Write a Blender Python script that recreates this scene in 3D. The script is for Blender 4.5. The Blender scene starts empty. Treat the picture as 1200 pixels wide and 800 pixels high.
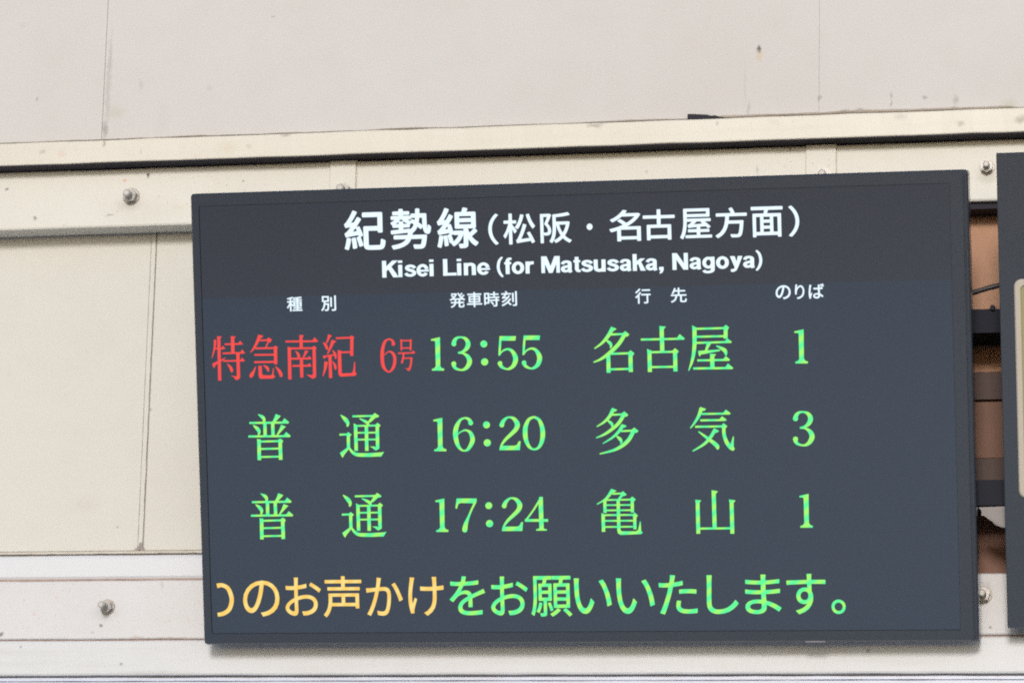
import bpy, bmesh, math, random
from mathutils import Vector, Matrix, Euler
R = math.radians
rnd = random.Random(7)
scene = bpy.context.scene
C = scene.collection

# ------------------------------------------------------------------ camera
CAMB = Vector((1.07109, .2727, 5.51194))                       # camera seen from the departure board
RTB = Matrix(((0.977955, 0.021814, 0.207675), (-0.028264, 0.999204, 0.028142), (-0.206896, -0.033391, 0.977793)))
TILT = R(14)                                                   # the board leans forward
B = Matrix(((1, 0, 0), (0, -math.sin(TILT), -math.cos(TILT)), (0, math.cos(TILT), -math.sin(TILT))))
BC = Vector((0, -.28, 2.72))                                   # centre of the board's front
CAM = BC + B @ CAMB
KB = 1.024                                                    # the board hangs a little closer to the wall and is that much larger
CAMB = CAMB * KB; BC = CAM - B @ CAMB
RW = B @ RTB
cd = bpy.data.cameras.new('camera'); cam = bpy.data.objects.new('camera', cd); C.objects.link(cam)
cd.sensor_width = 36; cd.lens = 126; cd.clip_start = .1; cd.clip_end = 500
cam.matrix_world = Matrix.Translation(CAM) @ RW.to_4x4()
scene.camera = cam

# ------------------------------------------------------------------ sky, sun, exposure
SUN_EL, SUN_AZ = 19, 4                                        # sun in front of the wall, a little to its right
w = bpy.data.worlds.new('World'); scene.world = w; w.use_nodes = True
nt = w.node_tree; nt.nodes.clear()
sky = nt.nodes.new('ShaderNodeTexSky'); sky.sky_type = 'NISHITA'; sky.sun_disc = False
sky.sun_elevation = R(SUN_EL); sky.sun_rotation = R(180 - SUN_AZ)
sky.air_density = 1.0; sky.dust_density = .9; sky.ozone_density = .6
bg = nt.nodes.new('ShaderNodeBackground'); bg.inputs[1].default_value = .09
wo = nt.nodes.new('ShaderNodeOutputWorld')
nt.links.new(sky.outputs[0], bg.inputs[0]); nt.links.new(bg.outputs[0], wo.inputs[0])
sd = bpy.data.lights.new('sun', 'SUN'); sd.energy = 1.5; sd.angle = R(11); sd.color = (1, .932, .875)
so = bpy.data.objects.new('sun', sd); C.objects.link(so)
sdir = Vector((math.sin(R(SUN_AZ)) * math.cos(R(SUN_EL)), -math.cos(R(SUN_AZ)) * math.cos(R(SUN_EL)), math.sin(R(SUN_EL))))
so.rotation_euler = sdir.to_track_quat('Z', 'Y').to_euler(); so.location = (1, -6, 6)
vs = scene.view_settings
vs.view_transform = 'Standard'; vs.look = 'None'; vs.gamma = 1; vs.exposure = .61
scene.cycles.use_denoising = False
scene.cycles.filter_width = 2.0
scene.cycles.use_light_tree = False
scene.cycles.sample_clamp_indirect = 4

# ------------------------------------------------------------------ helpers
def at(px, py, Y):
    d = RW @ Vector(((px - 600) / 4200, -(py - 400) / 4200, -1)); s = (Y - CAM.y) / d.y
    return CAM + d * s
def uv(px, py):                                                # point of the photo on the board's front plane, in board metres
    d = RTB @ Vector(((px - 600) / 4200, -(py - 400) / 4200, -1)); s = -CAMB.z / d.z
    p = CAMB + d * s
    return (p.x, p.y)

def mat(name, color, rough=.6, metal=0, spec=.5, noise=0, nscale=8, bump=0, bscale=200, specks=0, speck_col=(.25, .12, .06), spots=(), streak=0, dirt_col=(.32, .27, .2), coat=0, ior=1.5):
    m = bpy.data.materials.new(name); m.use_nodes = True; t = m.node_tree; N = t.nodes; L = t.links
    b = N['Principled BSDF']
    b.inputs['Roughness'].default_value = rough; b.inputs['Metallic'].default_value = metal
    b.inputs['Specular IOR Level'].default_value = spec; b.inputs['Coat Weight'].default_value = coat; b.inputs['IOR'].default_value = ior
    tc = N.new('ShaderNodeTexCoord'); P = tc.outputs['Object']
    def noise_fac(scale, lo, hi, det=6, vec=P, distort=0):
        n = N.new('ShaderNodeTexNoise'); n.inputs['Scale'].default_value = scale; n.inputs['Detail'].default_value = det
        n.inputs['Distortion'].default_value = distort; L.new(vec, n.inputs['Vector'])
        r = N.new('ShaderNodeMapRange'); r.inputs[1].default_value = lo; r.inputs[2].default_value = hi
        L.new(n.outputs['Fac'], r.inputs[0]); return r.outputs[0]
    def mix(fac, a, bcol, k=1):
        x = N.new('ShaderNodeMix'); x.data_type = 'RGBA'
        mm = N.new('ShaderNodeMath'); mm.operation = 'MULTIPLY'; mm.inputs[1].default_value = k; L.new(fac, mm.inputs[0])
        L.new(mm.outputs[0], x.inputs[0])
        if isinstance(a, tuple): x.inputs[6].default_value = (*a, 1)
        else: L.new(a, x.inputs[6])
        x.inputs[7].default_value = (*bcol, 1)
        return x.outputs[2]
    col = tuple(color)
    if noise:
        col = mix(noise_fac(nscale, .35, .7), col, dirt_col, noise)
        col = mix(noise_fac(nscale * 7, .45, .75), col, dirt_col, noise * .6)
    if streak:
        mp = N.new('ShaderNodeMapping'); mp.inputs['Scale'].default_value = (1.2, 1, 30); L.new(P, mp.inputs[0])
        col = mix(noise_fac(3, .5, .8, 8, mp.outputs[0]), col, dirt_col, streak)
    if specks:
        f1 = noise_fac(190, .655, .71, 2); f2 = noise_fac(5, .45, .6, 3)
        mm = N.new('ShaderNodeMath'); mm.operation = 'MULTIPLY'; L.new(f1, mm.inputs[0]); L.new(f2, mm.inputs[1])
        col = mix(mm.outputs[0], col, speck_col, specks)
    if spots:
        nn = N.new('ShaderNodeTexNoise'); nn.inputs['Scale'].default_value = 90; nn.inputs['Detail'].default_value = 5; L.new(P, nn.inputs['Vector'])
        sub = N.new('ShaderNodeVectorMath'); sub.operation = 'MULTIPLY_ADD'
        L.new(nn.outputs['Color'], sub.inputs[0]); sub.inputs[1].default_value = (.012, 0, .012); 
        ad = N.new('ShaderNodeVectorMath'); ad.operation = 'SUBTRACT'; L.new(P, ad.inputs[0]); ad.inputs[1].default_value = (.006, 0, .006)
        L.new(ad.outputs[0], sub.inputs[2])
        for (x, z, rx, rz, k, c) in spots:
            s = N.new('ShaderNodeVectorMath'); s.operation = 'SUBTRACT'; L.new(sub.outputs[0], s.inputs[0]); s.inputs[1].default_value = (x, 0, z)
            q = N.new('ShaderNodeVectorMath'); q.operation = 'MULTIPLY'; L.new(s.outputs[0], q.inputs[0]); q.inputs[1].default_value = (1 / rx, 0, 1 / rz)
            l = N.new('ShaderNodeVectorMath'); l.operation = 'LENGTH'; L.new(q.outputs[0], l.inputs[0])
            r = N.new('ShaderNodeMapRange'); r.inputs[1].default_value = 1.1; r.inputs[2].default_value = .3; L.new(l.outputs['Value'], r.inputs[0])
            col = mix(r.outputs[0], col, c, k)
    if isinstance(col, tuple): b.inputs['Base Color'].default_value = (*col, 1)
    else: L.new(col, b.inputs['Base Color'])
    if bump:
        n = N.new('ShaderNodeTexNoise'); n.inputs['Scale'].default_value = bscale; n.inputs['Detail'].default_value = 4; L.new(P, n.inputs['Vector'])
        bp = N.new('ShaderNodeBump'); bp.inputs['Strength'].default_value = bump; bp.inputs['Distance'].default_value = .002
        L.new(n.outputs['Fac'], bp.inputs['Height']); L.new(bp.outputs[0], b.inputs['Normal'])
    return m

def glow(name, c1, c2, strength, angle=0.6):                    # lit pixels of the display, with its faint sub-pixel banding
    m = bpy.data.materials.new(name); m.use_nodes = True; t = m.node_tree; N = t.nodes; L = t.links
    N.clear(); e = N.new('ShaderNodeEmission'); o = N.new('ShaderNodeOutputMaterial'); L.new(e.outputs[0], o.inputs[0])
    tc = N.new('ShaderNodeTexCoord'); mp = N.new('ShaderNodeMapping'); L.new(tc.outputs['Object'], mp.inputs[0])
    mp.inputs['Rotation'].default_value = (0, 0, angle)
    wv = N.new('ShaderNodeTexWave'); wv.inputs['Scale'].default_value = 19; wv.inputs['Distortion'].default_value = .8; wv.inputs['Detail'].default_value = 1
    L.new(mp.outputs[0], wv.inputs[0])
    x = N.new('ShaderNodeMix'); x.data_type = 'RGBA'; L.new(wv.outputs['Fac'], x.inputs[0]); x.inputs[6].default_value = (*c1, 1); x.inputs[7].default_value = (*c2, 1)
    L.new(x.outputs[2], e.inputs[0]); e.inputs[1].default_value = strength
    return m

def link(name, me, m=None, parent=None):
    o = bpy.data.objects.new(name, me); C.objects.link(o)
    if m is not None: me.materials.append(m)
    if parent is not None: o.parent = parent
    return o
def empty(name, label, cat, loc=(0, 0, 0), group=None, rot=None):
    o = bpy.data.objects.new(name, None); C.objects.link(o); o.location = loc; o['label'] = label; o['category'] = cat
    if group: o['group'] = group
    if rot is not None: o.rotation_euler = rot
    return o
def tag(o, label, cat, group=None):
    o['label'] = label; o['category'] = cat
    if group: o['group'] = group
    return o
def box(bm, x0, x1, y0, y1, z0, z1, bev=0):
    r = bmesh.ops.create_cube(bm, size=1)
    for v in r['verts']:
        v.co = Vector(((x0 + x1) / 2 + v.co.x * (x1 - x0), (y0 + y1) / 2 + v.co.y * (y1 - y0), (z0 + z1) / 2 + v.co.z * (z1 - z0)))
    if bev:
        es = list({e for v in r['verts'] for e in v.link_edges})
        bmesh.ops.bevel(bm, geom=es, offset=bev, segments=3, profile=.6, affect='EDGES')
def done(bm, name, m=None, parent=None, smooth=False):
    bmesh.ops.recalc_face_normals(bm, faces=bm.faces)
    me = bpy.data.meshes.new(name); bm.to_mesh(me); bm.free()
    if smooth:
        for p in me.polygons: p.use_smooth = True
    return link(name, me, m, parent)
def part(name, m, parent, *boxes, bev=0):
    bm = bmesh.new()
    for b in boxes: box(bm, *b, bev=bev)
    return done(bm, name, m, parent)
def long_part(name, m, parent, x0, x1, y0, y1, z0, z1, bev=.002, wob=.0008, step=.05):
    """a long painted bar along x whose edges wander a little"""
    n = max(2, int((x1 - x0) / step)); bm = bmesh.new(); rings = []
    prof = [(y1, z0), (y0 + bev, z0), (y0 + bev * .3, z0 + bev * .3), (y0, z0 + bev), (y0, z1 - bev), (y0 + bev * .3, z1 - bev * .3), (y0 + bev, z1), (y1, z1)]
    for i in range(n + 1):
        x = x0 + (x1 - x0) * i / n; a = rnd.uniform(-wob, wob); b = rnd.uniform(-wob, wob); c = rnd.uniform(-wob, wob) * .6
        rings.append([bm.verts.new((x, y + (c if y < y1 else 0), z + (a if j < 4 else b))) for j, (y, z) in enumerate(prof)])
    k = len(prof)
    for i in range(n):
        for j in range(k): bm.faces.new((rings[i][j], rings[i][(j + 1) % k], rings[i + 1][(j + 1) % k], rings[i + 1][j]))
    bm.faces.new(rings[0]); bm.faces.new(rings[-1][::-1])
    return done(bm, name, m, parent)
def tube(pts, r, name, m, parent=None, seg=12):
    bm = bmesh.new(); rings = []
    for i, p in enumerate(pts):
        p = Vector(p); a = Vector(pts[max(0, i - 1)]); b = Vector(pts[min(len(pts) - 1, i + 1)]); d = (b - a).normalized()
        s = d.cross(Vector((0, 0, 1))).normalized(); t = s.cross(d)
        rings.append([bm.verts.new(p + (s * math.cos(2 * math.pi * k / seg) + t * math.sin(2 * math.pi * k / seg)) * r) for k in range(seg)])
    for i in range(len(rings) - 1):
        for k in range(seg): bm.faces.new((rings[i][k], rings[i][(k + 1) % seg], rings[i + 1][(k + 1) % seg], rings[i + 1][k]))
    bm.faces.new(rings[0]); bm.faces.new(rings[-1][::-1])
    return done(bm, name, m, parent, True)

# ------------------------------------------------------------------ materials
DK = (.10, .085, .065); BR = (.30, .20, .12)
def sp(px, py, rx, ry, k, c, Y=-.02):
    p = at(px, py, Y); return (p.x, p.z, rx * .00137, ry * .00137, k, c)
up_spots = [sp(889, 58, 3.5, 5, .9, (.05, .04, .03)), sp(890, 66, 5, 9, .45, (.5, .38, .2)), sp(123, 152, 4, 14, .42, DK), sp(127, 105, 4, 60, .2, DK), sp(135, 132, 16, 10, .2, (.3, .35, .2)),
            sp(165, 100, 3, 9, .14, DK), sp(130, 60, 3, 34, .16, DK), sp(190, 140, 12, 30, .04, DK), sp(246, 104, 6, 5, .1, DK), sp(44, 116, 3, 3, .36, DK), sp(990, 129, 6, 2.5, .4, DK), sp(1008, 130, 7, 4, .42, DK),
            sp(1045, 112, 2, 6, .36, DK), sp(1044, 122, 1.7, 5, .42, DK), sp(1084, 114, 4, 2.5, .42, DK), sp(1120, 118, 4, 7, .3, DK), sp(1121, 128, 8, 4, .42, DK), sp(877, 130, 2.5, 14, .25, DK), sp(873, 100, 1.5, 30, .12, DK),
            sp(960, 115, 2.4, 3, .36, DK), sp(1183, 122, 12, 8, .25, (.3, .3, .15)), sp(27, 30, 9, 4, .05, DK), sp(320, 20, 2, 2, .36, DK)]
led_spots = [sp(50, 178, 5, 3, .3, DK, -.034), sp(72, 181, 7, 4, .22, (.6, .25, .2), -.034), sp(267, 173, 16, 9, .22, (.45, .38, .22), -.034), sp(292, 171, 4, 4, .3, BR, -.034), sp(335, 158, 9, 3, .4, DK, -.034), sp(165, 177, 2, 4, .3, DK, -.034),
             sp(122, 168, 3, 5, .5, DK, -.034), sp(1126, 145, 6, 4, .4, DK, -.034), sp(1196, 140, 8, 6, .5, DK, -.034), sp(908, 143, 9, 4, .3, (.4, .36, .25), -.034), sp(1055, 137, 9, 6, .2, DK, -.034), sp(697, 147, 12, 3, .5, DK, -.034), sp(840, 145, 2, 3, .5, DK, -.034)]
bm_spots = [sp(174, 206, 1.6, 4, .9, (.03, .03, .03), 0), sp(146, 212, 3.5, 2.5, .5, (.6, .15, .08), 0), sp(8, 222, 4, 2, .7, DK, 0), sp(41, 256, 3, 2.5, .7, DK, 0), sp(285, 212, 2.5, 2, .7, DK, 0), sp(129, 252, 7, 1.6, .5, DK, 0),
            sp(138, 248, 1.6, 1.6, .5, BR, 0), sp(75, 264, 3, 2, .3, BR, 0), sp(210, 243, 12, 3, .15, (.5, .4, .1), 0), sp(758, 201, 2.5, 3, .4, DK, 0), sp(926, 176, 2, 3, .6, DK, 0), sp(888, 199, 1.2, 9, .3, DK, 0),
            sp(170, 247, 60, 20, .05, DK, 0), sp(151, 240, 18, 9, .2, DK, 0), sp(1157, 208, 16, 9, .25, DK, 0)]
low_spots = [sp(118, 732, 2, 2, .8, DK, 0), sp(122, 718, 20, 12, .18, (.25, .27, .32), 0), sp(1, 743, 4, 4, .8, DK, 0), sp(66, 700, 3, 2, .3, (.6, .3, .2), 0), sp(40, 719, 4, 3, .3, (.6, .25, .2), 0), sp(108, 740, 3, 2, .4, BR, 0),
             sp(160, 746, 9, 3, .3, BR, 0), sp(190, 685, 3, 5, .3, BR, 0), sp(1160, 734, 2, 2, .8, DK, 0), sp(1153, 692, 12, 12, .3, DK, 0), sp(30, 750, 60, 2, .3, BR, 0), sp(200, 748, 50, 2, .3, BR, 0)]
pan_spots = [sp(162, 645, 7, 4, .5, DK, .05), sp(136, 616, 2, 2, .5, DK, .05), sp(100, 590, 26, 14, .07, BR, .05), sp(176, 479, 2, 2, .4, DK, .05), sp(220, 646, 20, 3, .2, DK, .05), sp(40, 649, 22, 2, .35, DK, .05)]
fas_spots = [sp(908, 766, 45, 1.6, .25, DK, -.02), sp(1017, 762, 3, 2, .7, DK, -.02), sp(180, 787, 60, 3, .12, DK, -.02), sp(140, 777, 2, 2, .5, DK, -.02), sp(22, 757, 2, 2, .5, DK, -.02)]
M_up = mat('offwhite_paint', (.515, .518, .525), .7, noise=.17, nscale=2.6, bump=.15, bscale=120, spots=up_spots, dirt_col=(.42, .37, .34))
M_led = mat('cream_paint_ledge', (0.574, 0.566, 0.514), .45, noise=.07, nscale=9, bump=.12, bscale=60, specks=.25, spots=led_spots, streak=.12)
M_beam = mat('cream_paint_beam', (0.576, 0.58, 0.549), .5, noise=.06, nscale=7, bump=.15, bscale=80, specks=.5, spots=bm_spots)
M_pan = mat('beige_panel_paint', (0.539, 0.542, 0.515), .6, noise=.07, nscale=4, bump=.08, bscale=150, specks=.1, spots=pan_spots)
M_low = mat('pale_paint_lower_beam', (0.537, 0.553, 0.582), .5, noise=.08, nscale=8, bump=.15, bscale=80, specks=.6, speck_col=(.45, .16, .08), spots=low_spots)
M_sill = mat('white_sill_paint', (0.561, 0.595, 0.651), .4, noise=.04, nscale=6, bump=.06, bscale=60)
M_fas = mat('white_fascia_paint', (0.541, 0.571, 0.608), .5, noise=.06, nscale=5, streak=.16, spots=fas_spots, bump=.1, bscale=60, specks=.15)
M_trim = mat('blue_white_trim', (.52, .57, .70), .3, noise=.15, nscale=12)
M_caulk = mat('caulk', (.50, .49, .45), .6, noise=.3, nscale=30, bump=.6, bscale=150)
M_line = mat('joint_dirt', (.17, .14, .13), .8, noise=.4, nscale=60, dirt_col=(.4, .35, .3))
M_djoint = mat('panel_joint_dirt', (.33, .30, .28), .8, noise=.5, nscale=40, dirt_col=(.15, .13, .12))
M_rust = mat('rust_joint', (.25, .17, .15), .8, noise=.4, nscale=60, dirt_col=(.5, .4, .35))
M_black = mat('matte_black', (.022, .021, .032), .7, spec=.2, bump=.4, bscale=90, noise=.2, nscale=15, dirt_col=(.045, .04, .05))
M_steel = mat('weathered_steel', (.34, .345, .35), .45, metal=.45, noise=.35, nscale=60, dirt_col=(.24, .2, .15), bump=.2, bscale=400)
M_stud = mat('painted_stud', (.44, .44, .43), .5, metal=.2, noise=.2, nscale=80, bump=.3, bscale=500)
M_wood = mat('plywood', (.46, .25, .145), .65, noise=.35, nscale=14, dirt_col=(.33, .16, .10), bump=.25, bscale=90, streak=.15)
M_dwood_shade = mat('dark_timber_and_shade', (.085, .05, .045), .7, noise=.4, nscale=14, dirt_col=(.05, .035, .03), bump=.3, bscale=90)
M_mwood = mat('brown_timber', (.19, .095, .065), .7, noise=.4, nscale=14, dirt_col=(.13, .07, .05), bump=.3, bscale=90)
M_rail = mat('dark_blue_steel', (.012, .015, .026), .7, spec=.2, noise=.2, nscale=30, dirt_col=(.02, .022, .03))
M_cab = mat('black_cable', (.02, .02, .025), .45)
M_case = mat('charcoal_housing', (.013, .022, .038), .20, spec=1.0, ior=1.62, bump=.05, bscale=900, noise=.15, nscale=6, dirt_col=(.014, .021, .033))
M_groove = mat('groove_black', (.03, .033, .045), .7)
M_paper = mat('torn_paper', (.26, .25, .26), .8, noise=.25, nscale=30, dirt_col=(.3, .26, .25), bump=.3, bscale=80)
M_cream = mat('cream_plastic', (.42, .39, .34), .4, noise=.06, nscale=10)
M_olive = mat('olive_dial', (.26, .25, .13), .45, noise=.15, nscale=10)
M_floor = mat('platform_concrete', (.51, .505, .50), .8, noise=.3, nscale=1.2, dirt_col=(.28, .27, .26), bump=.3, bscale=60)
M_bed = mat('track_ballast', (.13, .115, .10), .9, noise=.6, nscale=9, dirt_col=(.06, .05, .045), bump=1, bscale=30)

def lcd(name, c, em, rough=.17):
    m = mat(name, c, rough, spec=1.0, ior=1.62, bump=.03, bscale=1500)
    b = m.node_tree.nodes['Principled BSDF']; b.inputs['Emission Color'].default_value = (*em, 1); b.inputs['Emission Strength'].default_value = 1
    return m
M_head = lcd('display_black_header', (.010, .011, .015), (.006, .0095, .017))
M_tab = lcd('display_black_table', (.009, .012, .018), (.005, .0130, .025))
G_white = glow('lit_white', (.60, .70, .78), (.64, .75, .80), .95)
G_green = glow('lit_green', (.085, .74, .27), (.30, .76, .13), .9, .9)
G_red = glow('lit_red', (.70, .062, .068), (.72, .07, .055), .9)
G_amber = glow('lit_amber', (.74, .48, .115), (.74, .56, .19), .9)

# ------------------------------------------------------------------ unseen ground; platform edge and dark track bed placed for bounce and reflection
o = part('platform_ground', M_floor, None, (-30, 30, -12, 3, -.3, 0)); o['kind'] = 'structure'
o = part('unseen_track_bed', M_bed, None, (-200, 200, -200, -12, -1.4, -1.1)); o['kind'] = 'structure'
o = part('ground', M_floor, None, (-200, 200, 3, 200, -.4, -.05)); o['kind'] = 'structure'

# ------------------------------------------------------------------ the station wall
X0, X1 = -3.0, 3.4
wall = empty('station_wall', 'cream painted steel and panel station wall behind the departure board', 'wall', (0, 0, 0))
ua, ub = at(123, 80, -.02).x, at(960, 70, -.02).x
for a, b in ((X0, ua - .0003), (ua + .0003, ub - .0001), (ub + .0001, X1)):
    part('wall_panel', M_up, wall, (a, b, -.02, .05, 3.24, 4.6), bev=.0004)
part('joint_backing', M_caulk, wall, (X0, X1, -.014, -.0125, 3.26, 4.58))
# dirty sealant line along the ledge top
bm = bmesh.new(); n = 420; prev = None
for i in range(n + 1):
    x = X0 + (X1 - X0) * i / n
    k = .0011 + .0012 * max(0, math.sin(i * .37) * math.sin(i * .113 + 1)) + rnd.uniform(0, .0007)
    if at(815, 140, -.03).x < x < at(1185, 130, -.03).x: k += .0022
    cur = [bm.verts.new((x, -.0205, 3.2590)), bm.verts.new((x, -.030, 3.2612 + k * .4)), bm.verts.new((x, -.0215, 3.2632 + k * 1.3))]
    if prev:
        for j in range(3): bm.faces.new((prev[j], prev[(j + 1) % 3], cur[(j + 1) % 3], cur[j]))
    prev = cur
M_seal = mat('grimy_sealant', (.27, .22, .17), .8, noise=.5, nscale=14, dirt_col=(.55, .5, .42), bump=.5, bscale=120)
done(bm, 'sealant_line', M_seal, wall)
long_part('ledge', M_led, wall, X0, X1, -.034, -.0195, 3.2200, 3.2606, bev=.0022, wob=.0006)
long_part('under_ledge_strip', M_black, wall, X0, X1, -.0328, .006, 3.2180, 3.2199, bev=.0004, wob=.0004)  # black strip filling the gap under the ledge
long_part('upper_beam', M_beam, wall, X0, X1, 0, .046, 3.114, 3.2178, bev=.004, wob=.0005)
part('beam_web', M_beam, wall, (X0, X1, .0065, .05, 3.2204, 3.2395))
# recessed panels with a jointing strip
xs0, xs1 = at(168, 650, .05).x, at(162, 650, .05).x
xr = at(1000, 500, .05).x
js = at(164, 640, .055).x + .001
part('recess_panel', M_pan, wall, (X0, js - .0053, .055, .09, 2.5622, 3.1500), bev=.0010)
part('recess_panel', M_pan, wall, (js + .0053, .42, .055, .09, 2.5622, 3.1500), bev=.0010)
part('recess_panel', M_pan, wall, (1.9, X1, .055, .09, 2.5622, 3.1500), bev=.0010)
part('joint_backing', M_djoint, wall, (X0, .42, .0566, .0585, 2.51, 3.14), (1.9, X1, .0566, .0585, 2.51, 3.14))
def wavy(name, m, x0, x1, z0, z1, y0, y1, wob, vertical, step=.012):
    L_ = (z1 - z0) if vertical else (x1 - x0); n = int(L_ / step); bm = bmesh.new(); prev = None
    for i in range(n + 1):
        a = rnd.uniform(-wob, wob); b = rnd.uniform(-wob, wob)
        if vertical:
            z = z0 + L_ * i / n; q = [(x0 + a, y1, z), (x0 + a + .0005, y0, z), (x1 + b - .0005, y0, z), (x1 + b, y1, z)]
        else:
            x = x0 + L_ * i / n; q = [(x, y1, z0 + a), (x, y0, z0 + a + .0005), (x, y0, z1 + b - .0005), (x, y1, z1 + b)]
        cur = [bm.verts.new(c) for c in q]
        if prev:
            for j in range(4): bm.faces.new((prev[j], prev[(j + 1) % 4], cur[(j + 1) % 4], cur[j]))
        prev = cur
    return done(bm, name, m, wall)
wavy('joint_strip', M_pan, js - .0042, js + .0042, 2.562, 3.135, .0530, .0590, .0004, True)
wavy('caulk_bead', M_caulk, X0, .42, 2.5564, 2.5612, .0505, .0620, .0005, False)
wavy('caulk_bead', M_caulk, 1.9, X1, 2.5564, 2.5612, .0505, .0620, .0005, False)
# lump of old filler where the strip meets the bead
bm = bmesh.new()
for (dx, dz, r) in ((0, .003, .0045), (.004, .0005, .004), (-.006, -.001, .0035), (.001, .009, .003)):
    v = bmesh.ops.create_icosphere(bm, subdivisions=2, radius=r)['verts']
    for q in v: q.co = Vector((js + dx + q.co.x * rnd.uniform(.8, 1.3), .0525 + q.co.y * .35, 2.5635 + dz + q.co.z * rnd.uniform(.7, 1.2)))
done(bm, 'filler_lump', M_djoint, wall)
long_part('sill_band', M_sill, wall, X0, .42, .012, .062, 2.5062, 2.5485, bev=.006, wob=.0003)
long_part('sill_band', M_sill, wall, 1.9, X1, .012, .062, 2.5062, 2.5485, bev=.006, wob=.0003)
part('rusty_joint', M_rust, wall, (X0, .42, .006, .02, 2.5035, 2.5068), (1.9, X1, .006, .02, 2.5035, 2.5068))
long_part('lower_beam', M_low, wall, X0, X1, 0, .06, 2.4040, 2.5032, bev=.003, wob=.0004)
long_part('fascia', M_fas, wall, X0, X1, -.012, .06, 2.3415, 2.4005, bev=.004, wob=.0005)
part('shadow_joint', M_rust, wall, (X0, X1, .004, .05, 2.3995, 2.4045))
long_part('trim_strip', M_trim, wall, X0, X1, -.010, .05, 2.3325, 2.3385, bev=.001, wob=.0004)
long_part('trim_strip', M_trim, wall, X0, X1, -.013, .05, 2.3210, 2.3312, bev=.001, wob=.0003)
part('joint_backing', M_djoint, wall, (X0, X1, 0, .05, 2.3380, 2.3418))
part('wall_base', M_fas, wall, (X0, X1, -.008, .09, 0, 2.3208))
part('wall_base', M_up, wall, (X0, X1, .091, .25, 0, 4.6))
# timber backing in the bay behind the two signs
part('bay_board', M_wood, wall, (.43, 1.89, .058, .085, 2.842, 3.150), bev=.001)
part('bay_board', M_dwood_shade, wall, (.43, 1.89, .050, .085, 2.795, 2.841), bev=.001)  # board colour darkened to paint the shade under the upper rail
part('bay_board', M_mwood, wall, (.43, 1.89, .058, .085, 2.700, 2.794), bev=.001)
part('bay_board', M_dwood_shade, wall, (.43, 1.89, .054, .085, 2.640, 2.699), bev=.001)
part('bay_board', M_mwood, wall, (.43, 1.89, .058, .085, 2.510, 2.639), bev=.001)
part('shadow_joint', M_black, wall, (.43, 1.89, .01, .055, 3.104, 3.1138))

# plates and bolts on the beams
def ngon_prism(bm, cx, cz, r, y0, y1, seg, rot=0, bev=0):
    a = [bm.verts.new((cx + r * math.cos(rot + 2 * math.pi * k / seg), y1, cz + r * math.sin(rot + 2 * math.pi * k / seg))) for k in range(seg)]
    b = [bm.verts.new((v.co.x, y0, v.co.z)) for v in a]
    for k in range(seg): bm.faces.new((a[k], a[(k + 1) % seg], b[(k + 1) % seg], b[k]))
    bm.faces.new(a[::-1]); f = bm.faces.new(b)
    if bev: bmesh.ops.bevel(bm, geom=list(f.edges), offset=bev, segments=2, affect='EDGES')
def bolt(px, py, y, rw, stud, rot, kind=0):
    p = at(px, py, y); x, z = p.x, p.z
    bt = bpy.data.objects.new('bolt', None); C.objects.link(bt); bt.parent = wall; bt.location = (x, y, z)
    bm = bmesh.new(); ngon_prism(bm, 0, 0, rw * 1.07, -.0006, .0004, 32); done(bm, 'seat', M_seal, bt)
    bm = bmesh.new(); ngon_prism(bm, 0, 0, rw, -.0025, 0, 32, 0, .0007); done(bm, 'washer', M_stud if kind else M_steel, bt)
    bm = bmesh.new(); ngon_prism(bm, 0, 0, rw * .88, -.0135, -.0024, 6, rot, .0012); done(bm, 'nut', M_steel, bt)
    bm = bmesh.new()
    # threaded stud: stacked rings
    seg = 20; rs = []; y_ = -.013; k = 0
    while y_ > -stud:
        r = rw * (.46 if k % 2 else .41); rs.append((y_, r)); y_ -= .0009; k += 1
    rs += [(-stud, rw * .40), (-stud - .0012, rw * .30)]
    rings = [[bm.verts.new((r * math.cos(2 * math.pi * i / seg), yy, r * math.sin(2 * math.pi * i / seg))) for i in range(seg)] for yy, r in rs]
    for a, b in zip(rings, rings[1:]):
        for i in range(seg): bm.faces.new((a[i], a[(i + 1) % seg], b[(i + 1) % seg], b[i]))
    bm.faces.new(rings[-1]); done(bm, 'stud', M_stud, bt)
for pa, pb, pt in ((388, 418, 190), (945, 980, 172)):
    a, b = at(pa, pt, 0).x, at(pb, pt, 0).x
    part('mounting_plate', M_beam, wall, (a, b, -.0045, -.0012, 3.117, 3.2174), bev=.0008)
    part('plate_sealant', M_caulk, wall, (a - .0013, b + .0016, -.0012, .001, 3.1165, 3.2176))
bolt(154, 230.5, 0, .0142, .028, R(12))
bolt(403, 224, -.0035, .0142, .026, R(20))
bolt(965, 207, -.0035, .0142, .024, R(5))
bolt(1157, 196.5, 0, .0118, .024, R(28))
bolt(126, 711, 0, .0125, .036, R(40))
bolt(1152.5, 697, 0, .0130, .030, R(10), 1)

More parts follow.
